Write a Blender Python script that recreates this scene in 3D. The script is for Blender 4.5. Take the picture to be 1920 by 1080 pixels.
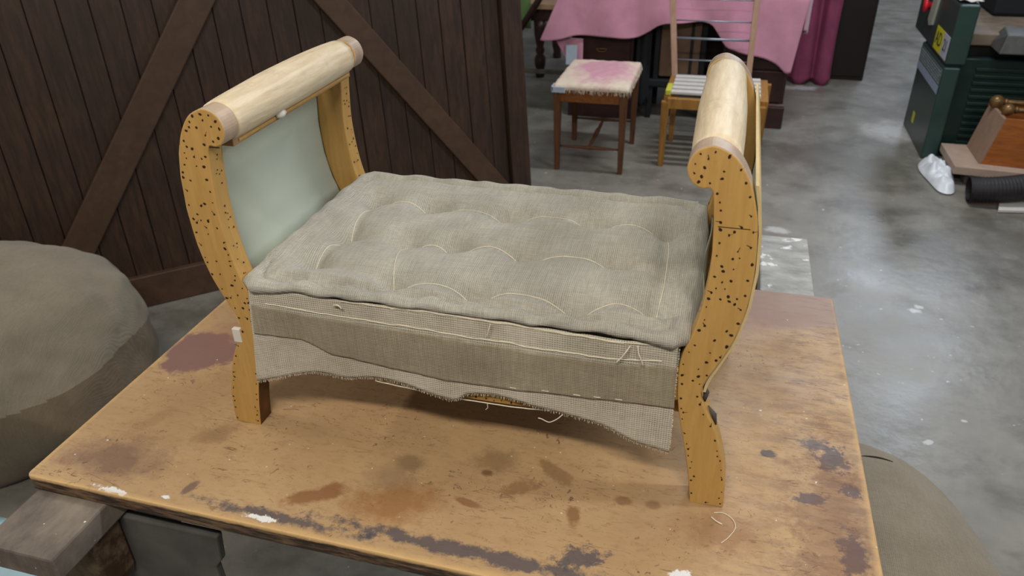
import bpy, math, random
from mathutils import Vector, Matrix, noise as mn
random.seed(7)
S = bpy.context.scene
C = S.collection
for o in list(bpy.data.objects): bpy.data.objects.remove(o)
pi = math.pi
# ------------------------------------------------------------------ camera
F, P_, Y_, R_ = 1.4448, .5305, -.2777, -.0218
CAM = Vector((.308, -.7868, .7828))
f = Vector((math.sin(-Y_)*-1*math.cos(P_), math.cos(Y_)*math.cos(P_), -math.sin(P_)))
rt = Vector((math.cos(Y_), -math.sin(Y_), 0)); up = rt.cross(f)
rt2 = rt*math.cos(R_)+up*math.sin(R_); up2 = up*math.cos(R_)-rt*math.sin(R_)
cd = bpy.data.cameras.new('camera'); cam = bpy.data.objects.new('camera', cd); C.objects.link(cam)
cd.sensor_width = 36; cd.lens = F*1000/1920*36; cd.clip_start = .05
M = Matrix((rt2, up2, -f)).transposed().to_4x4(); M.translation = CAM
cam.matrix_world = M
S.camera = cam
cd.dof.use_dof = True; cd.dof.focus_distance = 1.15; cd.dof.aperture_fstop = 8
# ------------------------------------------------------------------ light
S.view_settings.view_transform = 'Standard'; S.view_settings.look = 'None'
S.view_settings.gamma = 1; S.view_settings.use_curve_mapping = False
S.view_settings.exposure = .42
w = bpy.data.worlds.new('world'); S.world = w; w.use_nodes = True
w.node_tree.nodes['Background'].inputs[0].default_value = (.95, .97, 1, 1)
w.node_tree.nodes['Background'].inputs[1].default_value = .125
def area(name, loc, target, sx, sy, power, col):
    l = bpy.data.lights.new(name, 'AREA'); l.shape = 'RECTANGLE'; l.size = sx; l.size_y = sy
    l.energy = power; l.color = col
    o = bpy.data.objects.new(name, l); C.objects.link(o); o.location = loc
    d = Vector(target)-Vector(loc); z = -d.normalized()
    xa = Vector((1, 0, 0)) if abs(z.x) < .8 else Vector((0, 1, 0))
    x = (xa - z*xa.dot(z)).normalized(); y = z.cross(x)
    m = Matrix((x, y, z)).transposed().to_4x4(); m.translation = loc; o.matrix_world = m
    return o
# ceiling tubes of the workshop: one in front of the table, one each side, cooler ones down the aisle
area('ceiling_tube', (.25, -1.55, 2.2), (.25, 0, 0), 1.5, .12, 42, (1, .93, .82))
area('ceiling_tube', (-3.0, .3, 1.9), (-.4, .2, 0), .9, .12, 20, (1, .94, .84))
area('ceiling_tube', (2.6, .5, 2.2), (0, .2, 0), 1.2, .12, 30, (.9, .95, 1))
area('ceiling_tube', (.8, 3.0, 2.3), (.8, 3.0, 0), 1.3, .14, 38, (.95, .97, 1))
area('skylight', (2.45, 7.6, 2.4), (2.45, 7.5, .4), .55, 4.2, 75, (.74, .84, 1))
# ------------------------------------------------------------------ helpers
def lin(c):
    c = c/255
    return c/12.92 if c <= .04045 else ((c+.055)/1.055)**2.4
def rgb(r, g, b): return (lin(r), lin(g), lin(b), 1)
def thing(name, label, cat, loc=(0, 0, 0), rz=0, group=None):
    o = bpy.data.objects.new(name, None); C.objects.link(o); o.empty_display_size = .05
    o.location = loc; o.rotation_euler = (0, 0, rz); o['label'] = label; o['category'] = cat
    if group: o['group'] = group
    return o
def tag(o, label=None, cat=None, group=None, kind=None):
    if label: o['label'] = label
    if cat: o['category'] = cat
    if group: o['group'] = group
    if kind: o['kind'] = kind
    return o
class MB:
    def __init__(s): s.v = []; s.f = []; s.m = []
    def add(s, vs, fs, mi=0):
        n = len(s.v); s.v += [tuple(v) for v in vs]; s.f += [tuple(i+n for i in f_) for f_ in fs]; s.m += [mi]*len(fs)
        return s
    def box(s, a, b, mi=0, T=None):
        (x0, y0, z0), (x1, y1, z1) = a, b
        vs = [(x, y, z) for z in (z0, z1) for y in (y0, y1) for x in (x0, x1)]
        if T: vs = [T(Vector(v)) for v in vs]
        return s.add(vs, [(0, 2, 3, 1), (4, 5, 7, 6), (0, 1, 5, 4), (2, 6, 7, 3), (0, 4, 6, 2), (1, 3, 7, 5)], mi)
    def hexa(s, lo, hi, mi=0):      # lo, hi : 4 corner loops
        return s.add(list(lo)+list(hi), [(3, 2, 1, 0), (4, 5, 6, 7), (0, 1, 5, 4), (1, 2, 6, 5), (2, 3, 7, 6), (3, 0, 4, 7)], mi)
    def tube(s, pts, r, n=10, mi=0, cap=True):
        pts = [Vector(p) for p in pts]; vs = []; fs = []; u = None
        for i, p in enumerate(pts):
            d = (pts[min(i+1, len(pts)-1)]-pts[max(i-1, 0)]).normalized()
            if u is None:
                u = d.cross(Vector((0, 0, 1)) if abs(d.z) < .9 else Vector((1, 0, 0))).normalized()
            u = (u-d*u.dot(d)).normalized(); v = d.cross(u)
            rr = r[i] if isinstance(r, (list, tuple)) else r
            for k in range(n):
                a = 2*pi*k/n; vs.append(p+u*math.cos(a)*rr+v*math.sin(a)*rr)
        for i in range(len(pts)-1):
            for k in range(n):
                fs.append((i*n+k, i*n+(k+1) % n, (i+1)*n+(k+1) % n, (i+1)*n+k))
        if cap:
            fs.append(tuple(range(n-1, -1, -1))); fs.append(tuple((len(pts)-1)*n+k for k in range(n)))
        return s.add(vs, fs, mi)
    def prism(s, poly, axis, a, b, mi=0, rim=None):
        def pt(p, t):
            if axis == 'y': return (p[0], t, p[1])
            if axis == 'x': return (t, p[0], p[1])
            return (p[0], p[1], t)
        n = len(poly); s.add([pt(p, a) for p in poly]+[pt(p, b) for p in poly], [], mi)
        base = len(s.v)-2*n
        s.f += [tuple(base+i for i in range(n)), tuple(base+n+i for i in reversed(range(n)))]; s.m += [mi, mi]
        for i in range(n):
            j = (i+1) % n; s.f.append((base+i, base+n+i, base+n+j, base+j)); s.m.append(rim(i) if rim else mi)
        return s
    def grid(s, fn, nu, nv, mi=0, th=None):
        vs = [fn(i/nu, j/nv) for j in range(nv+1) for i in range(nu+1)]
        fs = [(j*(nu+1)+i, j*(nu+1)+i+1, (j+1)*(nu+1)+i+1, (j+1)*(nu+1)+i) for j in range(nv) for i in range(nu)]
        return s.add(vs, fs, mi)
    def build(s, name, mats, parent=None, smooth=False, bevel=0, local=False, solid=0, auto=None):
        me = bpy.data.meshes.new(name)
        off = Vector((0, 0, 0)) if (parent is None or local) else wloc(parent)
        me.from_pydata([tuple(Vector(v)-off) for v in s.v], [], s.f)
        if not isinstance(mats, (list, tuple)): mats = [mats]
        for m in mats: me.materials.append(m)
        for p, mi in zip(me.polygons, s.m): p.material_index = mi; p.use_smooth = smooth
        import bmesh
        bm = bmesh.new(); bm.from_mesh(me); bmesh.ops.recalc_face_normals(bm, faces=bm.faces); bm.to_mesh(me); bm.free()
        o = bpy.data.objects.new(name, me); C.objects.link(o)
        if parent: o.parent = parent
        if solid:
            md = o.modifiers.new('solid', 'SOLIDIFY'); md.thickness = solid; md.offset = 0
        if bevel:
            md = o.modifiers.new('bevel', 'BEVEL'); md.width = bevel; md.segments = 2; md.limit_method = 'ANGLE'; md.angle_limit = .6
        return o
def wloc(o):
    p = Vector((0, 0, 0))
    while o is not None: p += Vector(o.location); o = o.parent
    return p
def lathe(mb, prof, c=(0, 0, 0), axis='z', n=16, mi=0):
    pts = []; 
    for r, h in prof: pts.append((r, h))
    vs = []; fs = []
    for r, h in pts:
        for k in range(n):
            a = 2*pi*k/n; x, y = r*math.cos(a), r*math.sin(a)
            v = {'z': (x, y, h), 'y': (x, h, y), 'x': (h, x, y)}[axis]
            vs.append((v[0]+c[0], v[1]+c[1], v[2]+c[2]))
    for i in range(len(pts)-1):
        for k in range(n): fs.append((i*n+k, i*n+(k+1) % n, (i+1)*n+(k+1) % n, (i+1)*n+k))
    fs.append(tuple(range(n))); fs.append(tuple((len(pts)-1)*n+k for k in range(n)))
    mb.add(vs, fs, mi)
def crom(P, n=6, closed=True):
    out = []; N = len(P)
    for i in range(N if closed else N-1):
        g = lambda k: P[k % N] if closed else P[max(0, min(N-1, k))]
        p0, p1, p2, p3 = g(i-1), g(i), g(i+1), g(i+2)
        for k in range(n):
            t = k/n
            out.append(tuple(.5*((2*b)+(-a+c)*t+(2*a-5*b+4*c-d)*t*t+(-a+3*b-3*c+d)*t**3) for a, b, c, d in zip(p0, p1, p2, p3)))
    if not closed: out.append(tuple(P[-1]))
    return out
def nz(x, y, z=0, s=1): return mn.noise(Vector((x*s, y*s, z*s)))
def interp(pts, x):
    if x <= pts[0][0]: return pts[0][1]
    for (a, b), (c, d) in zip(pts, pts[1:]):
        if x <= c: return b+(d-b)*(x-a)/(c-a)
    return pts[-1][1]
# ------------------------------------------------------------------ materials
class NT:
    def __init__(s, name, rough=.7, spec=.3, metal=0):
        s.mat = bpy.data.materials.new(name); s.mat.use_nodes = True; s.t = s.mat.node_tree
        s.b = s.t.nodes['Principled BSDF']; s.b.inputs['Roughness'].default_value = rough
        s.b.inputs['Specular IOR Level'].default_value = spec; s.b.inputs['Metallic'].default_value = metal
        s.co = s.n('ShaderNodeTexCoord').outputs['Object']
    def n(s, t, **kw):
        x = s.t.nodes.new(t)
        for k, v in kw.items(): setattr(x, k, v)
        return x
    def put(s, sock, v):
        if isinstance(v, bpy.types.NodeSocket): s.t.links.new(v, sock)
        else: sock.default_value = v
    def map(s, scale=(1, 1, 1), rot=(0, 0, 0), loc=(0, 0, 0)):
        m = s.n('ShaderNodeMapping'); s.put(m.inputs[0], s.co)
        m.inputs['Scale'].default_value = scale; m.inputs['Rotation'].default_value = rot; m.inputs['Location'].default_value = loc
        return m.outputs[0]
    def noise(s, scale, detail=4, vec=None, rough=.55, dist=0):
        x = s.n('ShaderNodeTexNoise'); s.put(x.inputs['Vector'], vec or s.co)
        x.inputs['Scale'].default_value = scale; x.inputs['Detail'].default_value = detail
        x.inputs['Roughness'].default_value = rough; x.inputs['Distortion'].default_value = dist
        return x.outputs[0]
    def wave(s, scale, vec=None, dist=0, dirn='X', ds=1):
        x = s.n('ShaderNodeTexWave', bands_direction=dirn); s.put(x.inputs['Vector'], vec or s.co)
        x.inputs['Scale'].default_value = scale; x.inputs['Distortion'].default_value = dist; x.inputs['Detail Scale'].default_value = ds
        return x.outputs['Fac']
    def ramp(s, fac, stops):
        x = s.n('ShaderNodeMapRange'); x.clamp = True; s.put(x.inputs[0], fac)
        x.inputs[1].default_value = stops[0]; x.inputs[2].default_value = stops[1]
        x.inputs[3].default_value = stops[2] if len(stops) > 2 else 0; x.inputs[4].default_value = stops[3] if len(stops) > 3 else 1
        return x.outputs[0]
    def mix(s, fac, a, b, mode='MIX'):
        x = s.n('ShaderNodeMix', data_type='RGBA', blend_type=mode)
        s.put(x.inputs[0], fac); s.put(x.inputs[6], a); s.put(x.inputs[7], b)
        return x.outputs[2]
    def math(s, op, a, b=0, c=0):
        x = s.n('ShaderNodeMath', operation=op); s.put(x.inputs[0], a); s.put(x.inputs[1], b); s.put(x.inputs[2], c)
        return x.outputs[0]
    def blob(s, cx, cy, rx, ry, rot=0, soft=.5, amp=1.0, nscale=25, z=None):
        m = s.n('ShaderNodeMapping', vector_type='TEXTURE'); s.put(m.inputs[0], s.co)
        m.inputs['Location'].default_value = (cx, cy, 0); m.inputs['Rotation'].default_value = (0, 0, rot)
        m.inputs['Scale'].default_value = (rx, ry, 1e6)
        g = s.n('ShaderNodeVectorMath', operation='LENGTH'); s.put(g.inputs[0], m.outputs[0])
        d = s.math('ADD', g.outputs['Value'], s.math('MULTIPLY', s.math('SUBTRACT', s.noise(nscale, 6, rough=.75), .5), amp*4.5))
        return s.ramp(d, (1+soft/2, 1-soft/2))
    def bump(s, h, strength=.3, dist=.002):
        x = s.n('ShaderNodeBump'); s.put(x.inputs['Height'], h); x.inputs['Strength'].default_value = strength
        x.inputs['Distance'].default_value = dist
        if s.b.inputs['Normal'].links: s.t.links.new(s.b.inputs['Normal'].links[0].from_socket, x.inputs['Normal'])
        s.t.links.new(x.outputs[0], s.b.inputs['Normal'])
    def col(s, c): s.put(s.b.inputs['Base Color'], c); return s
def simple(name, c, rough=.7, var=.12, nscale=12, spec=.3, metal=0, c2=None):
    m = NT(name, rough, spec, metal)
    n = m.ramp(m.noise(nscale, 5), (.3, .7))
    d = tuple(x*(1-var*2) for x in c[:3])+(1,) if c2 is None else c2
    m.col(m.mix(n, d, c)); return m.mat
def wood(name, c, dark, grain=(1, 1, 12), scale=14, rough=.55, spec=.3, amt=.8, blotch=.3):
    m = NT(name, rough, spec)
    v = m.map(scale=grain)
    g = m.ramp(m.noise(scale, 6, v, .6, .6), (.35, .68))
    b = m.ramp(m.noise(4, 4), (.35, .75))
    c1 = m.mix(m.math('MULTIPLY', g, amt), c, dark)
    m.col(m.mix(m.math('MULTIPLY', b, blotch), c1, dark))
    m.bump(m.noise(scale*3, 4, v), .15, .001); return m.mat
def burlap(name, c, dark, light, per=.003, weave=.5, fuzz=.35, bumpd=.0012, tint=None):
    m = NT(name, .95, .1)
    m.b.inputs['Sheen Weight'].default_value = .15
    k = 1/per/ (2*pi) * (2*pi)/1.0
    sc = .3183/per/1.0          # wave bands: 20 units per 2pi
    sc = 1/(per*10)*pi/1.0*1.0
    sx = m.n('ShaderNodeSeparateXYZ'); m.put(sx.inputs[0], m.co)
    nzv = m.math('MULTIPLY', m.math('SUBTRACT', m.noise(60, 3), .5), 2.2)
    nz2 = m.math('MULTIPLY', m.math('SUBTRACT', m.noise(45, 3), .5), 2.2)
    a = m.math('SINE', m.math('ADD', m.math('MULTIPLY', sx.outputs[0], 2*pi/per), nzv))
    yz = m.math('ADD', sx.outputs[1], sx.outputs[2])
    b = m.math('SINE', m.math('ADD', m.math('MULTIPLY', yz, 2*pi/per), nz2))
    prod = m.math('MULTIPLY', a, b)
    wv = m.math('MAXIMUM', a, b)
    h = m.math('ADD', m.ramp(wv, (-.6, .9)), m.math('MULTIPLY', prod, .15))
    thr = m.ramp(m.noise(30, 3, m.map(scale=(14, 1, 1))), (.35, .65))     # slubs across
    thr2 = m.ramp(m.noise(30, 3, m.map(scale=(1, 16, 16))), (.38, .62))
    base = m.mix(m.math('MULTIPLY', thr, .5), c, light)
    base = m.mix(m.math('MULTIPLY', thr2, .25), base, dark)
    base = m.mix(m.math('MULTIPLY', m.ramp(m.noise(9, 5), (.4, .7)), fuzz), base, dark)
    hole = m.math('MULTIPLY', m.ramp(h, (.55, 0)), weave)
    hole = m.math('MULTIPLY', hole, m.ramp(m.noise(16, 6, rough=.75), (.38, .6, .25, 1.2)))
    base = m.mix(hole, base, tuple(x*.38 for x in dark[:3])+(1,))
    sp = m.math('MULTIPLY', m.ramp(m.noise(230, 3, rough=.7), (.60, .70)), m.ramp(m.noise(17, 4), (.5, .62, .25, 1)))
    base = m.mix(m.math('MULTIPLY', sp, .45), base, tuple(x*.4 for x in dark[:3])+(1,))
    m.col(base)
    m.bump(h, .55, bumpd); m.bump(m.noise(35, 4), .3, .004)
    return m.mat

ml = {}
ml['cushion'] = burlap('hessian_top', rgb(178, 174, 161), rgb(128, 122, 108), rgb(206, 203, 193), .0026, .7)
ml['flap'] = burlap('hessian_dense', rgb(154, 142, 120), rgb(118, 106, 86), rgb(182, 172, 150), .0026, .6)
ml['hem'] = burlap('hessian_single', rgb(192, 184, 166), rgb(144, 134, 114), rgb(212, 206, 190), .0032, .8)
ml['sack'] = burlap('sack_hessian', rgb(136, 126, 109), rgb(106, 97, 81), rgb(150, 140, 123), .0032, .3, .35)
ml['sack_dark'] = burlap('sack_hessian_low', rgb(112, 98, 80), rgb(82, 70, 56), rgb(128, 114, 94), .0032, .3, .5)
ml['twine'] = simple('twine', rgb(226, 218, 196), .8, .08, 200)
# bench woods
def bench_wood(name, c, dark, amt):
    m = NT(name, .45, .35)
    g = m.ramp(m.noise(9, 5, m.map(scale=(14, 14, 1.2)), .6, .5), (.35, .7))
    cc = m.mix(m.math('MULTIPLY', g, amt), c, dark)
    sc = m.ramp(m.noise(30, 5, m.map(scale=(1, 1, 1)), .7), (.6, .75))
    cc = m.mix(m.math('MULTIPLY', sc, .35), cc, dark)
    m.col(cc); m.bump(m.noise(60, 4), .2, .001); return m.mat
ml['post'] = bench_wood('honey_beech', rgb(190, 150, 86), rgb(162, 120, 60), .5)
ml['post_rim'] = simple('glue_and_highlight_beech', rgb(188, 166, 142), .4, .12, 25, c2=rgb(156, 136, 120))  # grey glue tone on the scroll rim, with its highlight painted in
ml['foot_side'] = simple('dark_foot_beech', rgb(118, 78, 44), .6, .3, 30)  # darker brown on the inner sides of the feet
def rollmat():
    m = NT('raw_pale_wood', .5, .4)
    g = m.ramp(m.noise(14, 5, m.map(scale=(9, 1, 9)), .6), (.35, .7))
    c = m.mix(m.math('MULTIPLY', g, .7), rgb(222, 206, 176), rgb(192, 168, 132))
    c = m.mix(m.math('MULTIPLY', m.ramp(m.noise(18, 5, rough=.7), (.55, .7)), .4), c, rgb(168, 148, 124))
    m.col(c); m.bump(m.noise(14, 4, m.map(scale=(6, 1, 6))), .4, .003); return m.mat
ml['roll'] = rollmat()
ml['panel_in'] = simple('pale_mint_card', rgb(192, 200, 184), .75, .02, 3)
ml['panel_out'] = simple('plywood_edge', rgb(206, 182, 130), .6, .1, 20)
ml['rail'] = simple('rail_wood', rgb(178, 136, 72), .6, .15, 30)
ml['railstrip'] = simple('rail_strip_wood', rgb(166, 134, 96), .6, .18, 40)
ml['hole'] = simple('tack_rust', rgb(52, 32, 20), .8, .2, 60)
ml['tape'] = simple('white_tape', rgb(214, 208, 198), .6, .05, 20)
ml['web'] = simple('side_webbing', rgb(176, 168, 150), .9, .1, 60)
# table board
def tablemat():
    m = NT('worn_ochre_board', .42, .35)
    n1 = m.ramp(m.noise(5, 5), (.3, .7))
    c = m.mix(n1, rgb(184, 153, 112), rgb(164, 133, 97))
    g = m.ramp(m.noise(14, 7, m.map(scale=(1, 5, 1)), .7, .2), (.45, .75))
    c = m.mix(m.math('MULTIPLY', g, .28), c, rgb(150, 114, 76))
    # short scratches and specks
    s1 = m.ramp(m.noise(26, 4, m.map(scale=(1, 5, 1), rot=(0, 0, .2)), .75, 1.5), (.59, .65))
    c = m.mix(m.math('MULTIPLY', m.math('MULTIPLY', s1, .7), m.ramp(m.noise(7, 3), (.4, .6))), c, rgb(102, 72, 46))
    s2 = m.ramp(m.noise(60, 3, None, .6, 2.5), (.63, .67))
    c = m.mix(m.math('MULTIPLY', m.math('MULTIPLY', s2, .8), m.ramp(m.noise(9, 3), (.42, .62))), c, rgb(96, 70, 50))
    # worn right third is dirtier
    sx = m.n('ShaderNodeSeparateXYZ'); m.put(sx.inputs[0], m.co); X, Yc, Zc = sx.outputs
    rgt = m.math('MULTIPLY', m.ramp(X, (.28, .5)), m.ramp(m.noise(16, 6, m.map(scale=(1, 2.5, 1)), .7), (.45, .62)))
    c = m.mix(m.math('MULTIPLY', rgt, .7), c, rgb(126, 100, 80))
    c = m.mix(m.math('MULTIPLY', m.ramp(m.noise(42, 7, m.map(scale=(1, 2, 1)), .8), (.52, .64)), .38), c, rgb(128, 96, 66))
    # purple stain zones
    for a in [(-.545, .15, .075, .06, 0, .25, .45, 14, rgb(126, 94, 88), .95), (-.50, -.118, .07, .035, .1, .9, .5, 25, rgb(112, 84, 72), .75),
              (-.51, .225, .05, .05, 0, .8, .5, 20, rgb(136, 100, 86), .5),
              (.46, .55, .18, .075, 0, .35, .3, 14, rgb(146, 122, 110), .9), (.35, .50, .14, .08, 0, .6, .4, 12, rgb(150, 122, 108), .7),
              (-.065, -.10, .055, .035, .3, .9, .6, 30, rgb(140, 98, 58), .8), (-.17, -.112, .045, .014, .6, .5, .5, 30, rgb(128, 84, 52), .8),
              (-.07, -.022, .022, .016, 0, .7, .4, 40, rgb(128, 104, 74), .8), (.05, .012, .03, .022, .4, .9, .6, 40, rgb(130, 104, 72), .7),
              (-.085, -.055, .03, .02, 0, 1, .5, 40, rgb(136, 112, 86), .6),
              (.18, -.062, .009, .018, .3, .5, .5, 40, rgb(130, 94, 62), .9), (.045, -.014, .008, .006, 0, .5, .3, 60, rgb(112, 84, 56), .9),
              (.035, -.075, .02, .006, -.2, .5, .4, 60, rgb(128, 88, 58), .8), (.24, -.02, .012, .008, 0, .5, .3, 60, rgb(128, 94, 64), .7),
              (.28, -.018, .01, .008, 0, .5, .3, 60, rgb(124, 92, 62), .7), (.37, -.045, .04, .03, 0, 1, .8, 40, rgb(142, 106, 74), .7),
              (-.38, -.03, .03, .02, .8, .8, .6, 30, rgb(138, 108, 76), .7), (-.353, -.145, .007, .014, -.3, .4, .3, 50, rgb(112, 92, 80), .9),
              (.14, .01, .012, .03, 1.0, .5, .6, 60, rgb(130, 98, 64), .7), (.10, -.03, .03, .012, .5, .7, .8, 50, rgb(130, 98, 66), .7),
              (-.50, -.03, .03, .012, 1.2, .7, .9, 40, rgb(150, 118, 82), .5), (-.45, .09, .02, .02, 0, .7, .9, 40, rgb(154, 122, 86), .5)]:
        c = m.mix(m.math('MULTIPLY', m.blob(*a[:8]), a[9]), c, a[8])
    # blue black smears near the front and right edges
    for a in [(.07, -.155, .19, .011, -.02, .6, .9, 40), (.20, -.13, .03, .014, .3, .5, 1, 50), (.431, .124, .012, .008, 0, .3, .6, 60),
              (.487, .046, .022, .010, .2, .4, .8, 70), (.52, .135, .02, .026, 0, .5, 1, 60), (.537, .074, .018, .01, 0, .4, .9, 60),
              (-.20, -.163, .12, .008, -.02, .7, 1, 40), (.53, -.04, .015, .04, 0, .5, 1, 60), (.50, .16, .02, .012, 0, .7, .9, 60)]:
        c = m.mix(m.math('MULTIPLY', m.blob(*a), .85), c, rgb(76, 72, 78))
    c = m.mix(m.math('MULTIPLY', m.blob(.51, .0, .05, .16, 0, .8, 1.2, 30), .45), c, rgb(112, 72, 52))
    # white paint
    for a in [(-.455, -.176, .026, .0045, -.05, .3, .9, 90), (-.225, -.170, .02, .005, 0, .3, 1.2, 90), (-.375, -.169, .006, .003, 0, .4, .6, 90), (.327, -.125, .012, .008, 0, .3, .9, 90)]:
        c = m.mix(m.blob(*a), c, rgb(220, 220, 218))
    wsp = m.ramp(m.noise(120, 1), (.775, .785)); c = m.mix(m.math('MULTIPLY', wsp, .7), c, rgb(225, 222, 214))
    # worn pale rim, dark sides
    e = m.math('MINIMUM', m.math('SUBTRACT', .562, X), m.math('ADD', Yc, .184))
    e = m.math('MINIMUM', e, m.math('ADD', X, .602))
    ed = m.math('ADD', e, m.math('MULTIPLY', m.noise(30, 4), .012))
    c = m.mix(m.math('MULTIPLY', m.ramp(ed, (.016, .008)), .6), c, rgb(206, 168, 112))
    side = m.ramp(m.math('ADD', Zc, m.math('MULTIPLY', m.noise(50, 4), .005)), (-.0015, -.004))
    sc = m.mix(m.ramp(m.noise(20, 5, m.map(scale=(1, 1, 8)), .7), (.45, .62)), rgb(50, 40, 34), rgb(116, 90, 66))
    c = m.mix(side, c, sc)
    m.col(c); m.put(m.b.inputs['Roughness'], m.ramp(m.noise(8, 4), (.3, .7, .38, .62)))
    m.bump(s1, .3, .0006); m.bump(m.noise(40, 5), .2, .001)
    return m.mat
ml['table'] = tablemat()
def concrete():
    m = NT('worn_concrete', .4, .5)
    a = m.ramp(m.noise(.9, 6, None, .6), (.35, .68)); b = m.ramp(m.noise(6, 6, None, .65), (.35, .7))
    c = m.mix(a, rgb(130, 127, 119), rgb(106, 103, 95))
    c = m.mix(m.math('MULTIPLY', b, .55), c, rgb(150, 146, 137))
    d = m.ramp(m.noise(2.6, 7, m.map(scale=(1, 1.4, 1), loc=(3, 1, 0)), .7), (.5, .66))
    c = m.mix(m.math('MULTIPLY', d, .6), c, rgb(82, 78, 68))
    sp = m.ramp(m.noise(34, 2), (.735, .75)); c = m.mix(m.math('MULTIPLY', sp, .7), c, rgb(206, 206, 202))
    for a_ in [(1.015, 1.22, .016, .010, .5, .3, .5, 50), (1.10, 2.0, .02, .012, 0, .8, 1, 40), (1.12, 2.03, .015, .01, 0, .5, 1, 40),
               (1.30, 4.15, .12, .16, 0, 1, .7, 8), (.8, 5.0, .12, .05, 0, .8, .8, 9), (1.14, 1.35, .008, .006, 0, .3, .5, 50), (.62, 2.6, .05, .03, 0, .6, .6, 16)]:
        c = m.mix(m.math('MULTIPLY', m.blob(*a_), .75), c, rgb(196, 196, 194))
    for a_ in [(-1.5, 1.35, .2, .12, .5, 1, .9, 9), (1.7, 2.6, .5, .35, 0, 1.2, 1, 3), (.9, 3.6, .45, .3, 0, 1.2, 1, 4)]:
        c = m.mix(m.math('MULTIPLY', m.blob(*a_), .5), c, rgb(72, 68, 58))
    m.col(c); m.put(m.b.inputs['Roughness'], m.ramp(m.noise(3, 5), (.3, .7, .26, .44)))
    m.bump(m.noise(20, 6), .25, .006); return m.mat
ml['concrete'] = concrete()
ml['door'] = wood('dark_oak_plank', rgb(70, 50, 38), rgb(38, 28, 23), (9, 9, .7), 7, .5, .3, .8, .5)
ml['door_lit'] = wood('dark_oak_lit_brace', rgb(82, 60, 45), rgb(56, 41, 31), (3, 3, 3), 7, .5, .3, .6, .3)  # lighter door wood for rails and braces, their catching light put into the colour
ml['trestle'] = simple('grey_weathered_wood', rgb(122, 110, 96), .8, .2, 18)
def trest():
    m = NT('paint_splashed_wood', .8, .2)
    c = m.mix(m.ramp(m.noise(12, 6, None, .7), (.4, .6)), rgb(72, 54, 42), rgb(134, 116, 92))
    c = m.mix(m.ramp(m.noise(22, 3), (.68, .72)), c, rgb(176, 180, 180)); m.col(c); m.bump(m.noise(30, 5), .5, .004); return m.mat
ml['splash'] = trest()
def ttop():
    m = NT('grey_trestle_top', .7, .3)
    c = m.mix(m.ramp(m.noise(9, 6, m.map(scale=(2, 1, 1)), .65), (.35, .65)), rgb(132, 122, 110), rgb(92, 82, 76))
    c = m.mix(m.ramp(m.noise(70, 2), (.72, .74)), c, rgb(215, 214, 208)); m.col(c); m.bump(m.noise(30, 5), .4, .003); return m.mat
ml['ttop'] = ttop()
def ttop2():
    m = NT('whitened_trestle_top', .7, .3)
    c = m.mix(m.ramp(m.noise(14, 6, m.map(scale=(1, 2, 1)), .65), (.35, .65)), rgb(176, 176, 172), rgb(138, 138, 136))
    c = m.mix(m.ramp(m.noise(24, 4), (.62, .68)), c, rgb(225, 225, 222)); m.col(c); return m.mat
ml['ttop2'] = ttop2()
ml['ply'] = simple('charcoal_ply', rgb(92, 90, 86), .8, .22, 9, c2=rgb(58, 55, 52))
ml['greyleg'] = simple('grey_leg_board', rgb(118, 110, 100), .8, .22, 12)
ml['bluesheet'] = simple('pale_blue_plastic', rgb(172, 202, 212), .4, .05, 8)
ml['stool_wood'] = wood('brown_stool_wood', rgb(140, 84, 34), rgb(86, 52, 28), (9, 1, 9), 8)
ml['stool_leg'] = wood('dark_stool_leg', rgb(108, 70, 42), rgb(70, 45, 30), (9, 9, 1), 8)
def seatm():
    m = NT('pink_and_cream_fabric', .95, .1)
    bl = m.blob(0.03, .28, .15, .24, 0, .7, .5, 9)
    c = m.mix(bl, rgb(222, 206, 186), rgb(206, 152, 168)); c = m.mix(m.math('MULTIPLY', m.ramp(m.noise(25, 5), (.4, .7)), .3), c, rgb(190, 168, 152))
    m.col(c); m.bump(m.noise(70, 4), .6, .004); return m.mat
ml['seatfab'] = seatm()
ml['pink'] = simple('pink_wool', rgb(206, 146, 168), .95, .08, 14)
ml['pink'].node_tree.nodes['Principled BSDF'].inputs['Sheen Weight'].default_value = .3
ml['magenta'] = simple('magenta_cloth', rgb(150, 72, 104), .85, .15, 8)
ml['mahog'] = wood('dark_mahogany', rgb(64, 38, 34), rgb(38, 24, 22), (1, 1, 1), 8, .4, .4)
ml['black'] = simple('black_upholstery', rgb(30, 32, 36), .7, .1, 20)
ml['tan'] = simple('brown_back_cloth', rgb(112, 88, 70), .85, .12, 20)
ml['ochre'] = wood('ochre_chair_wood', rgb(168, 120, 56), rgb(116, 80, 36), (9, 9, 1), 8)
ml['pale'] = wood('pale_stripped_wood', rgb(186, 152, 130), rgb(156, 124, 102), (9, 9, 1), 8)
ml['steel'] = simple('dull_steel_rod', rgb(150, 160, 172), .35, .1, 20, metal=.6)
ml['white'] = simple('white_paint', rgb(206, 202, 198), .6, .06, 20)
ml['yellow'] = simple('yellow_tape', rgb(196, 196, 66), .6, .06, 20)
ml['darkcab'] = simple('near_black_wood', rgb(40, 32, 32), .5, .1, 8)
ml['green'] = simple('machine_green', rgb(42, 66, 61), .35, .12, 10, spec=.5)
ml['green_dark'] = simple('machine_green_side', rgb(30, 50, 46), .4, .15, 10)
ml['plate'] = simple('grey_label_plate', rgb(92, 108, 110), .5, .1, 40)
ml['plate_blue'] = simple('pale_blue_label_band', rgb(150, 162, 186), .5, .05, 30)
ml['stick_y'] = simple('yellow_sticker', rgb(206, 200, 30), .5, .03, 30)
ml['stick_w'] = simple('white_sticker', rgb(180, 182, 196), .5, .05, 30)
ml['ink'] = simple('dark_ink', rgb(40, 42, 52), .6, .02, 30)
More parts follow.
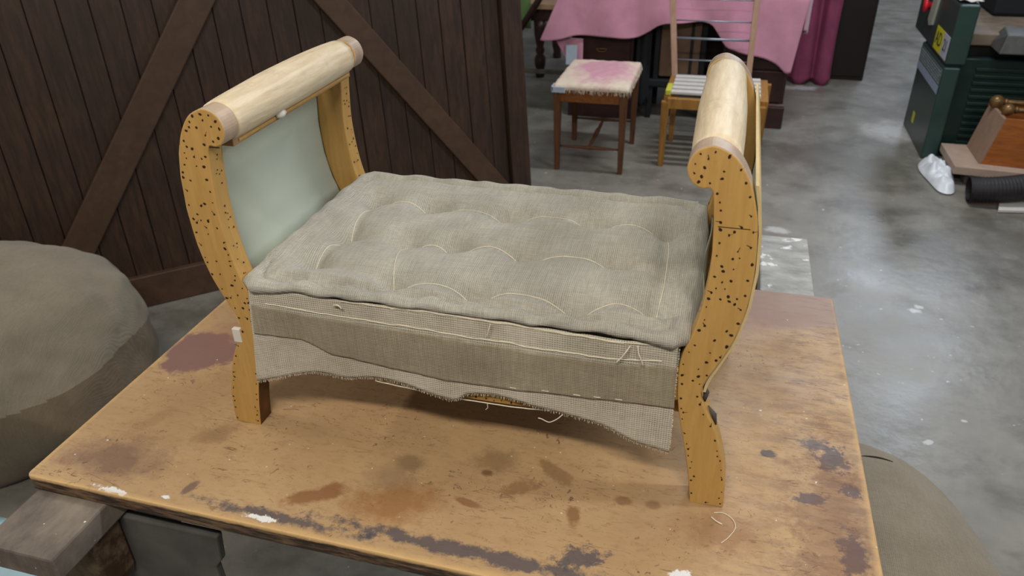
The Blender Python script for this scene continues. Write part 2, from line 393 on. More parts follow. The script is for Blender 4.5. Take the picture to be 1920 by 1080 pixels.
ml['red'] = simple('red_button', rgb(206, 36, 48), .4, .03, 30)
ml['iron'] = simple('grey_cast_iron', rgb(94, 94, 92), .5, .2, 14, metal=.3)
ml['rust'] = simple('dusty_iron', rgb(128, 114, 100), .7, .2, 14)
ml['orangebox'] = wood('orange_brown_box_wood', rgb(166, 98, 44), rgb(128, 72, 32), (1, 1, 6), 8)
ml['boxside'] = simple('pale_box_side', rgb(150, 124, 104), .7, .1, 20)
ml['brass'] = simple('old_brass', rgb(134, 104, 66), .35, .2, 30, metal=.5)
ml['board'] = simple('pale_offcut', rgb(172, 150, 134), .8, .1, 16)
ml['boarddark'] = simple('dark_offcut', rgb(74, 64, 64), .8, .1, 16)
ml['hose'] = simple('black_rubber_hose', rgb(44, 42, 44), .55, .1, 30)
ml['bag'] = simple('white_plastic', rgb(216, 222, 228), .35, .04, 10)
ml['greencloth'] = simple('green_cloth', rgb(110, 142, 86), .85, .12, 8)
ml['beige'] = simple('beige_tabletop', rgb(176, 142, 112), .5, .1, 8)
ml['blueglue'] = simple('pale_blue_tape', rgb(176, 190, 204), .5, .06, 20)
ml['thread_dark'] = simple('dark_thread', rgb(66, 54, 44), .8, .1, 60)

# ------------------------------------------------------------------ setting
m = MB(); m.box((-7, -4, -1.0), (7, 13, -.8)); tag(m.build('floor', ml['concrete']), kind='structure')
m = MB(); m.box((-7, 12.8, -.8), (7, 13, 2.8)); tag(m.build('wall_back', simple('grey_render', rgb(120, 120, 116), .9, .1, 3)), kind='structure')

# ------------------------------------------------------------------ leaning plank door
DA = Vector((-1.8808, 1.2621, -.8)); DU = Vector((.7366, .6763, 0)); DN = Vector((-.6763, .7366, 0))
lean = math.radians(6); DV = Vector((0, 0, math.cos(lean)))+DN*math.sin(lean); DW = DV.cross(DU)*-1   # DW away from viewer?
DW = DU.cross(DV)      # faces the room
if DW.dot(CAM-DA) < 0: DW = -DW
door = thing('plank_door', 'large dark brown ledged and braced plank door leaning behind the bench', 'door', DA+DU*.5)
dorg = DA+DU*.5
def dp(u, v, w_): return DA+DU*u+DV*v+DW*w_
def door_piece(name, poly, w0, w1, mat, bev=.004):
    mb = MB(); n = len(poly)
    mb.add([dp(a, b, w0) for a, b in poly]+[dp(a, b, w1) for a, b in poly],
           [tuple(range(n)), tuple(reversed(range(n, 2*n)))]+[(i, (i+1) % n, n+(i+1) % n, n+i) for i in range(n)])
    return mb.build(name, mat, door, bevel=bev)
k = 0; u = .1-.0985*12
while u < 1.70:
    j = random.uniform(-.002, .002)
    u1 = min(u+.0985, 1.752)
    door_piece('plank', [(u+.0011, .0), (u1-.0011, .0), (u1-.0011, 2.0), (u+.0011, 2.0)], -.045+j, -.022+j, ml['door'], .003)
    u += .0985
ue = u
door_piece('backing_board', [(-1.08, .004), (1.84, .004), (1.84, 1.99), (-1.08, 1.99)], -.055, -.046, ml['door'], 0)
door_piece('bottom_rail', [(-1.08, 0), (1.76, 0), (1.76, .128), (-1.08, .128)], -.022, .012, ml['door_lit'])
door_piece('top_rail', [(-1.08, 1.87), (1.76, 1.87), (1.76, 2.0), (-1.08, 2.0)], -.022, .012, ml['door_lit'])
door_piece('stile', [(1.752, 0), (1.847, 0), (1.847, 2.0), (1.752, 2.0)], -.045, .008, ml['door'])
def brace(p, q, wd):
    p = Vector(p); q = Vector(q); d = (q-p).normalized(); n = Vector((-d.y, d.x))*wd/2
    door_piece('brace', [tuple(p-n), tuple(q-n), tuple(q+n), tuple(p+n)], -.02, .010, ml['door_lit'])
brace((-.17, .14), (.93, 1.62), .108)
brace((1.70, .135), (.70, 1.50), .098)

# ------------------------------------------------------------------ table board and trestles
pts = []
def rc(cx, cy, r, a0):
    for i in range(5): a = a0+i*pi/8; pts.append((cx+r*math.cos(a), cy+r*math.sin(a)))
rc(-.592, -.172, .010, pi); rc(.552, -.176, .012, 1.5*pi); rc(.549, .596, .008, 0); rc(-.59, .60, .010, .5*pi)
m = MB(); m.prism(pts, 'z', -.026, 0)
tb = m.build('table_board', ml['table'], bevel=.0025)
tag(tb, 'worn ochre wooden table board with purple stains and dark front edge under the bench', 'table')
def trestle(x0, x1, topm, label):
    t = thing('trestle', label, 'trestle', ((x0+x1)/2, .32, -.8), group=None)
    m = MB(); m.box((x0, -.283, -.072), (x1, .915, -.0275)); m.build('top_plank', topm, t, bevel=.004)
    xm = (x0+x1)/2
    for yc in (-.155, .80):
        m = MB()
        prof = [(xm-.05, -.073), (xm+.05, -.073), (xm+.05, -.15)]+[(xm+.05*math.cos(a), -.17-.04*math.sin(a)) for a in [i*pi/8 for i in range(0, 9)]]
        m.prism([(a+0*1, b) for a, b in prof], 'y', yc-.062, yc-.006); m.build('bracket_block', ml['splash'], t, bevel=.004)
        m = MB(); gw = .215 if (yc < 0 and x0 < 0) else .06
        m.prism([(xm-.06, -.075), (xm+gw, -.075), (xm+gw-.006, -.128), (xm+gw-.018, -.145), (xm+gw-.01, -.38), (xm-.05, -.38)], 'y', yc-.004, yc+.010)
        m.build('gusset_plate', ml['ply'], t, bevel=.003)
        for s in (-1, 1):
            m = MB(); a0, a1 = xm+s*.03, xm+s*.22
            yc2 = yc+.042
            lo = [(a1-.045, yc2-.03, -.8), (a1+.045, yc2-.03, -.8), (a1+.045, yc2+.028, -.8), (a1-.045, yc2+.028, -.8)]
            hi = [(a0-.03, yc2-.03, -.075), (a0+.03, yc2-.03, -.075), (a0+.03, yc2+.028, -.075), (a0-.03, yc2+.028, -.075)]
            m.hexa(lo, hi); m.build('leg', ml['greyleg'], t, bevel=.003)
    return t
trestle(-.5925, -.4745, ml['ttop'], 'grey wooden trestle whose plank end juts out at the left front of the table')
trestle(.425, .531, ml['ttop2'], 'whitened wooden trestle whose plank shows behind the right end of the table')

# ------------------------------------------------------------------ upholstered bench
bench = thing('scroll_arm_bench', 'unfinished upholstered bench with scrolled honey wood arms and hessian stuffed seat on the table', 'bench', (0, .2, 0))
D = .404; TH = .031
Pp = [(.327, 0), (.371, 0), (.368, .05), (.359, .09), (.346, .13), (.331, .160), (.3235, .180), (.327, .202), (.338, .228), (.352, .265), (.361, .31), (.3635, .36), (.360, .41), (.354, .44),
      (.345, .467), (.331, .489), (.317, .499), (.302, .503), (.286, .495), (.279, .477), (.285, .461), (.296, .4545), (.306, .4545), (.3105, .44), (.314, .40), (.3155, .36), (.312, .31), (.305, .27), (.296, .24),
      (.293, .215), (.295, .18), (.301, .14), (.310, .10), (.320, .05)]
n0 = 5
prof = [Pp[0]]+crom(Pp[1:]+[Pp[0]], n0, closed=False)
def outer_x(z):
    o = [(b, a) for a, b in Pp[1:15]]
    return interp(o, z)
def inner_x(z):
    return interp([(0, .327), (.05, .320), (.10, .310), (.14, .301), (.18, .295), (.215, .293), (.24, .296), (.27, .305), (.31, .312), (.36, .3155), (.40, .314), (.44, .3105), (.454, .306)], z)
def splat(mb, c, nrm_axis, r, rng, y):
    """small irregular tack hole on a vertical face"""
    n = 6; vs = []
    ph = rng.uniform(0, 6); el = rng.uniform(1, 1.5); an = rng.uniform(0, pi)
    for k in range(n):
        a = 2*pi*k/n+ph; q = r*rng.uniform(.7, 1.2)
        dx, dz = q*math.cos(a)*el, q*math.sin(a)
        dx, dz = dx*math.cos(an)-dz*math.sin(an), dx*math.sin(an)+dz*math.cos(an)
        vs.append((dx, dz))
    if nrm_axis == 'y': P3 = [(c[0]+a, y, c[1]+b) for a, b in vs]; top = [(c[0]+a*.8, y-.0004*(1 if y < .2 else -1), c[1]+b*.8) for a, b in vs]
    else: P3 = [(y(c[1]+b), c[0]+a, c[1]+b) for a, b in vs]; top = P3
    mb.add(P3+top, [tuple(range(n, 2*n))]+[(i, (i+1) % n, n+(i+1) % n, n+i) for i in range(n)])
def inside(p):
    x, z = p; c = False; n = len(prof)
    for i in range(n):
        (x0, z0), (x1, z1) = prof[i], prof[i-1]
        if (z0 > z) != (z1 > z) and x < (x1-x0)*(z-z0)/(z1-z0)+x0: c = not c
    return c
def clear(p, d):
    return all(inside((p[0]+d*math.cos(a), p[1]+d*math.sin(a))) for a in [i*pi/4 for i in range(8)])
for s in (-1, 1):
    side = 'left' if s < 0 else 'right'
    for yi, (y0, y1) in enumerate(((0, TH), (D-TH, D))):
        m = MB()
        def rim(i):
            x, z = prof[i]
            if z > .455: return 1
            if z < .11 and x < .32+.012*0: return 2
            return 0
        rimf = lambda i: (1 if prof[i][1] > .457 and True else (2 if (prof[i][1] < .10 and prof[i][0] < .329) else 0))
        m.prism([(s*a, b) for a, b in prof], 'y', y0, y1, 0, rimf)
        o = m.build('front_post' if yi == 0 else 'back_post', [ml['post'], ml['post_rim'], ml['foot_side']], bench, bevel=.0018)
        if yi == 0:
            rng = random.Random(11+s); mb = MB(); cand = []; tries = 0
            N_ = len(prof); acc = 0
            for i_ in range(N_):
                p0_, p1_ = prof[i_-1], prof[i_]; dx, dz = p1_[0]-p0_[0], p1_[1]-p0_[1]; L_ = math.hypot(dx, dz)
                acc += L_
                if L_ < 1e-6 or acc < rng.uniform(.010, .019) or (p1_[1] < .004): continue
                acc = 0; off = rng.uniform(.0035, .0085) if p1_[1] > .19 else rng.uniform(.003, .0045)
                for sg in (1, -1):
                    q_ = (p1_[0]-dz/L_*off*sg, p1_[1]+dx/L_*off*sg)
                    if clear(q_, .0028): cand.append(q_); break
            while len(cand) < 100 and tries < 9000:
                tries += 1
                p = (rng.uniform(.278, .372), rng.uniform(.004, .5))
                if not clear(p, .0035): continue
                edge = not clear(p, .010)
                if rng.random() > (.35 if edge else (.3 if p[1] > .19 else .0)): continue
                if p[1] < .16 and not edge: continue
                if any((p[0]-q[0])**2+(p[1]-q[1])**2 < .0062**2 for q in cand): continue
                cand.append(p)
            for p in cand:
                r = rng.uniform(.0009, .0021) if p[1] > .16 else rng.uniform(.0008, .0015)
                splat(mb, (s*p[0], p[1]), 'y', r, rng, -.0003)
                if rng.random() < .22:      # short tear beside the hole
                    a = rng.uniform(0, pi); L = rng.uniform(.003, .006)
                    x, z = s*p[0], p[1]
                    mb.add([(x, -.0004, z), (x+L*math.cos(a), -.0004, z+L*math.sin(a)), (x+L*math.cos(a)+.0006, -.0004, z+L*math.sin(a)+.0004), (x+.0009, -.0004, z+.0007)], [(0, 1, 2, 3)])
            # holes down the inner edge
            for _ in range(22):
                z = rng.uniform(.25, .44); y = rng.uniform(.008, TH-.005)
                xx = lambda q: s*(inner_x(q)-.0005)
                splat(mb, (y, z), 'x', rng.uniform(.0008, .0016), rng, xx)
            tag(mb.build('tack_hole', ml['hole'], bench), kind='stuff')
            # seam line where the arm joint is glued
            mb = MB(); zz = .412 if s > 0 else .452
            mb.box((s*.318, -.0004, zz), (s*.352, .001, zz+.0007)) if s > 0 else mb.box((-.306, -.0004, .4535), (-.292, .001, .4548))
            mb.build('joint_line', ml['hole'], bench)
        else:
            rng = random.Random(33+s); mb = MB()
            for _ in range(30):
                z = rng.uniform(.25, .45); y = rng.uniform(D-TH+.005, D-.006)
                splat(mb, (y, z), 'x', rng.uniform(.0008, .0018), rng, lambda q: s*(inner_x(q)-.0005))
            tag(mb.build('tack_hole', ml['hole'], bench), kind='stuff')
    # barrel shaped top roll
    m = MB(); n = 40; K = 26; vs = []; fs = []
    cx, cz = .308, .4755
    for i in range(K+1):
        t = i/K; y = TH+.0005+(D-2*TH-.001)*t
        bul = math.sin(pi*t)**.8*.0050
        r0 = .0268+bul*.6
        for k in range(n):
            a = 2*pi*k/n; r = r0+.0006*nz(math.cos(a)*3, math.sin(a)*3, y*12)+.0004*(k % 4 == 0)
            cc = bul*.45
            vs.append((s*(cx+r*math.cos(a)*1.0), y, cz+cc+r*math.sin(a)))
    for i in range(K):
        for k in range(n): fs.append((i*n+k, i*n+(k+1) % n, (i+1)*n+(k+1) % n, (i+1)*n+k))
    fs.append(tuple(range(n))); fs.append(tuple(K*n+k for k in range(n)))
    m.add(vs, fs)
    o = m.build('arm_roll', ml['roll'], bench, smooth=True)
    # slotted rail under the roll
    m = MB(); m.box((s*.293 if s > 0 else -.318, TH, .4445), (.318 if s > 0 else -.293, D-TH, .4555)); m.build('arm_rail', ml['railstrip'], bench, bevel=.001)
    m = MB(); xx = s*.2915
    m.box((min(xx, xx+s*.003), TH+.012, .4475), (max(xx, xx+s*.003), D-TH-.006, .4515)); m.build('rail_bead', ml['post'], bench, bevel=.0008)
    # side panel following the outer curve, mint inside, ply outside
    zs = [.185+((.462 if s > 0 else .452)-.185)*i/24 for i in range(25)]
    vs = []; fs = []
    for y in (.003, D-.003):
        for z in zs:
            fl = max(0, (z-.43)/.032)*.003*(s > 0)
            vs.append((s*(outer_x(z)+(.0012 if s > 0 else .0003)+fl), y, z))
    for y in (.003, D-.003):
        for z in zs:
            fl = max(0, (z-.43)/.032)*.003*(s > 0)
            vs.append((s*(outer_x(z)+(.0045 if s > 0 else .0022)+fl), y, z))
    N = 25; m = MB()
    fin = [(i, i+1, N+i+1, N+i) for i in range(N-1)]; fout = [(2*N+i, 2*N+i+1, 3*N+i+1, 3*N+i) for i in range(N-1)]
    m.add(vs, fin, 0); base = 0
    m.f += fout; m.m += [1]*(N-1)
    for i in range(N-1):
        m.f += [(i, i+1, 2*N+i+1, 2*N+i), (N+i, N+i+1, 3*N+i+1, 3*N+i)]; m.m += [1, 1]
    m.f += [(0, N, 3*N, 2*N), (N-1, 2*N-1, 4*N-1, 3*N-1)]; m.m += [1, 1]
    tag(m.build('side_panel', [ml['panel_in'], ml['panel_out']], bench, smooth=False))
    pmesh = bench.children[-1] if False else bpy.data.objects[[o_.name for o_ in C.objects if o_.name.startswith('side_panel')][-1]]
    for pp in pmesh.data.polygons: pp.use_smooth = pp.material_index == 0 or abs(pp.normal.x) > .5
    # seat side rail and the webbing tacked over it
    m = MB(); m.box((s*.292 if s > 0 else -.318, TH, .125), (.318 if s > 0 else -.292, D-TH, .20)); m.build('side_rail', ml['rail'], bench, bevel=.002)
    m = MB()
    m.grid(lambda a, b: (s*(.3085+.003*math.sin(a*9)+.002*b), TH+.004+a*(D-2*TH-.008), .20+b*(.058 if s > 0 else .03)), 20, 5)
    m.build('side_webbing', ml['web'], bench, smooth=True, solid=.002)
# paper scraps
m = MB(); m.tube([(-.2905, .135, .452), (-.2890, .145, .4525), (-.2905, .156, .452)], [.003, .0065, .004], 7); tag(m.build('paper_scrap', ml['tape'], bench, smooth=True))
m = MB(); m.box((-.338, -.0012, .155), (-.325, .006, .178)); m.build('paper_scrap', ml['tape'], bench, bevel=.001)
# waist clips of dark glue on right post
m = MB()
m.tube([(.3262, .010, .190), (.3300, .012, .178), (.3290, .012, .165)], [.002, .004, .002], 7); m.tube([(.3345, .012, .158), (.3430, .012, .145), (.3470, .012, .130)], [.001, .0035, .001], 7)
m.build('glue_drip', ml['ply'], bench, smooth=True)
# front and back aprons (serpentine lower edge)
low = crom([(-.3, .168), (-.24, .150), (-.15, .128), (-.04, .1175), (.05, .1155), (.12, .119), (.20, .135), (.26, .152), (.3, .168)], 5, closed=False)
for nm, ya, yb in (('front_apron', .003, .024), ('back_apron', D-.024, D-.003)):
    m = MB(); m.prism([(a, b) for a, b in low]+[(.3, .215), (-.3, .215)], 'y', ya, yb); m.build(nm, ml['rail'], bench, bevel=.0015)
rng = random.Random(5); mb = MB()
for i in range(26):
    x = -.15+.3*i/25+rng.uniform(-.003, .003); z = interp(low, x)+rng.uniform(.003, .006)
    splat(mb, (x, z), 'y', rng.uniform(.0010, .0018), rng, .0027)
tag(mb.build('tack_hole', ml['hole'], bench), kind='stuff')
m = MB(); m.box((-.292, .024, .185), (.292, D-.024, .20)); m.build('seat_base', ml['web'], bench)
# frayed cord along the apron's lower edge
m = MB(); m.tube([(x, .0005+.001*nz(x, 3, s=40), interp(low, x)-.0006+.0006*nz(x, 7, s=60)) for x in [-.12+i*.005 for i in range(60)]], .0009, 5)
m.tube([(.045, 0, .1150), (.047, -.004, .111), (.044, -.006, .108)], .0005, 4)
m.build('frayed_cord', ml['twine'], bench, smooth=True)

# --- stuffed seat
T_ = {'back': [(-.230, .288), (-.126, .281), (.003, .276), (.140, .283), (.248, .280)],
      'mid': [(-.218, .158), (-.120, .157), (-.048, .160), (.060, .156), (.192, .167), (.258, .158)],
      'front': [(-.232, .066), (-.098, .044), (.021, .042), (.157, .041), (.256, .057)]}
tufts = T_['back']+T_['mid']+T_['front']
segs = []
for kk in ('back', 'mid', 'front'):
    q = T_[kk]
    for a, b in zip(q, q[1:]): segs.append((a, b))
segs += [((-.232, .066), (-.218, .158)), ((-.218, .158), (-.230, .288)), ((.256, .057), (.258, .158)), ((.258, .158), (.248, .280))]
x0c, x1c, y0c, y1c = -.300, .300, -.013, .400
def seg_d(x, y, a, b):
    ax, ay = a; bx, by = b; dx, dy = bx-ax, by-ay; t = max(0, min(1, ((x-ax)*dx+(y-ay)*dy)/(dx*dx+dy*dy)))
    return math.hypot(x-ax-dx*t, y-ay-dy*t), t
def top_z(x, y):
    z = .2725+.004*nz(x, y, 0, 9)+.0012*nz(x, y, 3, 45)
    for a, b in tufts:
        d2 = (x-a)**2+(y-b)**2
        z -= .0165*math.exp(-d2/(2*.019**2)) + .006*math.exp(-d2/(2*.0065**2))
    g = 0
    for a, b in segs:
        d, t = seg_d(x, y, a, b)
        e = (.0066+.0065*(abs(2*t-1)**2))*math.exp(-(d/.013)**2)
        g = max(g, e)
    return z-g
W = .036
def ring(sx, sy, t, side_w, scal):
    """profile past the inner rectangle: returns (offset outward, z). side_w 1 = rolled edge, 0 = plain bulge"""
    if t <= .30:                      # down into the groove
        q = t/.30; o = .014*q; zz = -.0135*scal*math.sin(q*pi/2)**1.5
    elif t <= .85:                    # over the roll
        q = (t-.30)/.55; a = pi*(1-q*1.45)+.3; r = .0125
        o = .014+r+r*math.cos(a)*1.05; zz = -.0135*scal*(1-q)+ r*math.sin(a)-.004*(1-q) - .0025
    else:
        q = (t-.85)/.15; a = pi*(1-1.45)+.3; r = .0125
        o = (.014+r+r*math.cos(a)*1.05)-.014*min(1, q*3); zz = r*math.sin(a)-.0025-(.055)*max(0, q-.3)
    # plain bulge
    q = t; o2 = .052*math.sin(min(1, q*1.15)*pi/2)**.9; zb = .003*math.sin(min(1, q*2)*pi)-.066*max(0, (q-.25)/.75)**2.4
    return o*side_w+o2*(1-side_w), zz*side_w+zb*(1-side_w)
ins = .040
ix0, ix1, iy0, iy1 = x0c+ins, x1c-ins, y0c+ins, y1c-ins
NX, NY = 200, 130
m = MB(); vs = []; fs = []
for j in range(NY+1):
    for i in range(NX+1):
        x = ix0+(ix1-ix0)*i/NX; y = iy0+(iy1-iy0)*j/NY; vs.append((x, y, top_z(x, y)))
for j in range(NY):
    for i in range(NX): b = j*(NX+1)+i; fs.append((b, b+1, b+NX+2, b+NX+1))
loop = [(i, 0) for i in range(NX)]+[(NX, j) for j in range(NY)]+[(i, NY) for i in range(NX, 0, -1)]+[(0, j) for j in range(NY, 0, -1)]
prev = [j*(NX+1)+i for i, j in loop]; RN = 26
for r in range(1, RN+1):
    t = r/RN; cur = []
    for li, (i, j) in enumerate(loop):
        x = ix0+(ix1-ix0)*i/NX; y = iy0+(iy1-iy0)*j/NY
        ex = 2*i/NX-1; ey = 2*j/NY-1
        # distance to the nearest corner blends directions
        cxd = max(0, (abs(ex)-.90)/.10); cyd = max(0, (abs(ey)-.86)/.14)
        if j == 0 or j == NY: nx_ = math.copysign(cxd**1.5, ex)*.75 if cxd > 0 else 0; ny_ = -1 if j == 0 else 1
        else: nx_ = 0; ny_ = 0
        if i == 0 or i == NX: nx_ = -1 if i == 0 else 1; ny_ = (math.copysign(cyd**1.5, ey)*.75 if cyd > 0 else 0) if not (j == 0 or j == NY) else ny_
        if (i in (0, NX)) and (j in (0, NY)): nx_ *= .78; ny_ *= .78
        sw = 1 if j in (0, NY) else max(0, min(1, (abs(ey)-.80)/.2))*1.0
        if j in (0, NY): sw = 1-.3*cxd
        else: sw = sw*.7
        per = x*1.0 if j in (0, NY) else y
        sc = (1.35 if j == NY else 1)+.42*math.sin(per*2*pi/.058+(1.0 if j == 0 else 0)+2*nz(per*6, 3))+.3*nz(per*30, j)
        o, zz = ring(0, 0, t, sw, sc)
        o *= 1+.05*nz(x, y, 1, 25)
        zz += .0016*nz(x, y, t*3, 32)+(.0013*math.sin(per*2*pi/.058) if .3 < t < .85 else 0)
        bz = top_z(x, y)*(1-min(1, t*2))+.2715*min(1, t*2)
        cur.append(len(vs)); vs.append((x+nx_*o, y+ny_*o, bz+zz))
    L = len(loop)
    for k in range(L): fs.append((prev[k], cur[k], cur[(k+1) % L], prev[(k+1) % L]))
    prev = cur
m.add(vs, fs)
seat = m.build('stuffed_seat', ml['cushion'], bench, smooth=True)
seat['label'] = 'grey hessian stuffed seat with stitched rolled edge and tufts'
# twine running between the tufts
from mathutils.bvhtree import BVHTree
def twine(path, r=.00062, lift=.0005):
    P3 = []
    for a, b in zip(path, path[1:]):
        L = math.hypot(b[0]-a[0], b[1]-a[1]); dx, dy = (b[0]-a[0])/L, (b[1]-a[1])/L
        for k in range(17):
            t = k/16; sag = .004*math.sin(pi*t)
            x = a[0]+(b[0]-a[0])*t-dy*0+(0 if abs(dx) > .5 else (-sag if a[0] < 0 else sag)); y = a[1]+(b[1]-a[1])*t+(sag if abs(dx) > .5 else 0)
            P3.append((x, y, top_z(x, y)+lift-(.002 if k in (0, 16) else 0)))
    m = MB(); m.tube(P3, r, 5); return m.build('tuft_twine', ml['twine'], bench, smooth=True)
twine([(-.232, .066), (-.218, .158), (-.230, .288), (-.126, .281)])
twine([(-.126, .281), (.003, .276), (.140, .283), (.248, .280)], .00045, .0003)
twine([(.248, .280), (.258, .158), (.256, .057)])
twine([(-.098, .044), (-.120, .157), (-.048, .160), (.060, .156), (.192, .167)])
twine([(-.098, .044), (.021, .042), (.157, .041), (.256, .057)])

# --- front border layers
hem = [(-.308, .096), (-.27, .110), (-.236, .122), (-.201, .130), (-.16, .126), (-.118, .1345), (-.07, .131), (-.03, .122), (-.001, .119), (.012, .127), (.023, .134), (.061, .138), (.097, .134), (.115, .129), (.17, .122), (.205, .115), (.241, .101), (.270, .096), (.293, .092)]
hemS = crom(hem, 3, closed=False)
stitch2 = [(-.285, .238), (-.267, .2355), (-.21, .232), (-.151, .2305), (-.1, .230), (-.044, .2285), (.029, .225), (.07, .226), (.113, .2235), (.155, .224), (.195, .2225), (.273, .230), (.289, .231)]
stitch1 = [(-.285, .256), (-.266, .256), (-.151, .2545), (-.08, .256), (-.013, .257), (.069, .255), (.147, .2525), (.226, .2505), (.28, .254), (.29, .254)]
hemline = [(-.29, .182), (-.223, .182), (-.20, .174), (-.177, .164), (-.097, .157), (-.013, .150), (.062, .151), (.127, .154), (.218, .158), (.296, .161)]
def yw(x, z): return -.0065-.0025*nz(x, z, 2, 16)-.004*max(0, (.16-z)/.06)*(.5+.5*math.sin(x*23+1))
def border(name, zt, zb, y_off, mat, xl, xr, nu=90, nv=16, j=0):
    def fn(a, b):
        z1 = 1
        xt = xl[0]+(xr[0]-xl[0])*a; xb = xl[1]+(xr[1]-xl[1])*a
        x = xb+(xt-xb)*b
        lo = zb(xb); hi = zt(xt); z = lo+(hi-lo)*b
        return (x, yw(x, z)+y_off+(j*.0008*nz(x, 5, 0, 180) if b == 0 else 0), z)
    m = MB(); m.grid(fn, nu, nv); return m.build(name, mat, bench, smooth=True, solid=.0008)
# single layer hanging to the ragged hem
border('hem_cloth', lambda x: interp(stitch1, x)+.002, lambda x: interp(hemS, x)+.0006*nz(x, 0, 0, 400), 0, ml['hem'], (-.290, -.308), (.2905, .293), 260, 30)
border('border_cloth', lambda x: interp(stitch2, x)-.0075+.0012*nz(x, 0, 0, 60), lambda x: interp(hemline, x)+.0012*nz(x, 9, 0, 50), -.0016, ml['flap'], (-.2895, -.2950), (.2900, .2935), 260, 20)
# seam twines
def seam(pts_, off, r=.0010, name='seam_twine'):
    q = crom(pts_, 14, closed=False); m = MB()
    m.tube([(x, yw(x, z)+off+.0006*nz(x, 1, 0, 150), z+.0013*nz(x, 4, 0, 55)) for x, z in q], r, 5); return m.build(name, ml['twine'], bench, smooth=True)
seam(stitch2[1:-1], -.0014, .0009); seam(stitch1[2:-1], -.0014, .0008); seam([(p[0], p[1]-.0016) for p in stitch1[3:-2]], -.0014, .0006)
def strand(q, r=.0008, name='loose_twine'):
    m = MB(); m.tube(crom(q, 6, closed=False), r, 5); m.build(name, ml['twine'], bench, smooth=True)
strand([(.058, -.0125, .2545), (.056, -.0135, .246), (.0545, -.0130, .240), (.053, -.0125, .236)])
strand([(.234, -.012, .249), (.229, -.0145, .240), (.224, -.0145, .231), (.219, -.014, .224)], .0009)
strand([(.243, -.012, .251), (.245, -.0145, .241), (.249, -.0145, .232), (.251, -.014, .225)], .0009)
strand([(.152, -.009, .124), (.145, -.013, .118), (.135, -.015, .1125), (.125, -.015, .116), (.120, -.015, .1165)], .0007)
strand([(-.282, -.0125, .254), (-.277, -.014, .260), (-.270, -.0135, .259)], .0009)
strand([(-.16, -.012, .250), (-.152, -.014, .252), (-.148, -.013, .247)], .0012)
for q in ((-.151, .163), (.002, .168)): pass
for x in (.085, .128, .170, .196, .224):
    z = interp(hemline, x)+.004; m = MB(); m.tube([(x-.0045, yw(x, z)-.0022, z), (x, yw(x, z)-.0030, z+.0004), (x+.0045, yw(x, z)-.0022, z)], .0006, 5); m.build('tacking_stitch', ml['twine'], bench)
# fringe
m = MB(); rng = random.Random(3)
for i in range(300):
    x = -.306+.598*i/299+rng.uniform(-.0007, .0007); z = interp(hemS, x)+.0015; L = rng.uniform(.003, .0065); dx = rng.uniform(-.0012, .0012); y = yw(x, z)
    m.tube([(x, y, z), (x+dx, y-.0005, z-L)], .00035, 3, cap=False)
for i in range(70):
    z = .10+.15*i/69; x = .2925 if z < .15 else .2915; 
    m.tube([(x, yw(x, z), z), (x+rng.uniform(.0008, .002), yw(x, z)-.0004, z+rng.uniform(-.0008, .0008))], .00035, 3, cap=False)
tag(m.build('frayed_fringe', ml['twine'], bench), kind='stuff')
# loose threads on the table
m = MB(); m.tube(crom([(.360, -.012, .0007), (.372, -.010, .001), (.384, -.018, .0008), (.388, -.032, .0009), (.380, -.050, .0007), (.371, -.062, .0007)], 7, closed=False), .0005, 5)
tag(m.build('loose_thread', ml['twine']), 'curled pale thread lying by the right front foot of the bench', 'thread')
m = MB(); m.tube(crom([(.357, -.021, .0007), (.364, -.027, .001), (.371, -.030, .0007)], 6, closed=False), .0008, 5)
tag(m.build('loose_thread', ml['twine']), 'short straight pale thread inside the curled one near the foot', 'thread')

# ------------------------------------------------------------------ sacks
def heap(name, c, r, label, p=2.4, zmin=-.8, amp=.05, ns=3, mat='sack', crease=None, seed=0, deform=None):
    vs = []; fs = []; NU, NV = (260, 200) if crease else (110, 60)
    for j in range(NV+1):
        ph = -pi/2+pi*j/NV
        for i in range(NU):
            th = 2*pi*i/NU
            cx = math.copysign(abs(math.cos(ph))**(2/p), math.cos(ph)); sz = math.copysign(abs(math.sin(ph))**(2/p), math.sin(ph))
            d = Vector((math.cos(th)*cx, math.sin(th)*cx, sz))
            k = 1+amp*nz(d.x+seed, d.y, d.z, ns)+amp*.35*nz(d.x+seed, d.y, d.z, ns*3)
            v = Vector((c[0]+d.x*r[0]*k, c[1]+d.y*r[1]*k, c[2]+d.z*r[2]*k))
            if deform: v = deform(v, d)
            v.z = max(v.z, zmin)
            vs.append(v)
    for j in range(NV):
        for i in range(NU): fs.append((j*NU+i, j*NU+(i+1) % NU, (j+1)*NU+(i+1) % NU, (j+1)*NU+i))
    m = MB(); m.add(vs, fs)
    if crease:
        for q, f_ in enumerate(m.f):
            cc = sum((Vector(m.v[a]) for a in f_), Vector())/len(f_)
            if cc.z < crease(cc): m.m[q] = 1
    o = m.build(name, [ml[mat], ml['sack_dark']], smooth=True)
    return tag(o, label, 'sack')
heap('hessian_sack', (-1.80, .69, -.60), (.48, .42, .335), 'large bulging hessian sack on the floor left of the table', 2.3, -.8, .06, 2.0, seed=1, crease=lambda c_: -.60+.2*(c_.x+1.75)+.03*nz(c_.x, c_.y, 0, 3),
     deform=lambda v, d: Vector((v.x+.10*math.exp(-((d.z+.05)/.22)**2)*math.exp(-((math.atan2(d.y, d.x)+.55)/.22)**2), v.y, v.z)))
heap('hessian_sack', (.655, .27, -.53), (.27, .43, .27), 'smooth hessian sack on the floor below the right edge of the table', 2.3, -.8, .03, 2.0, seed=5)

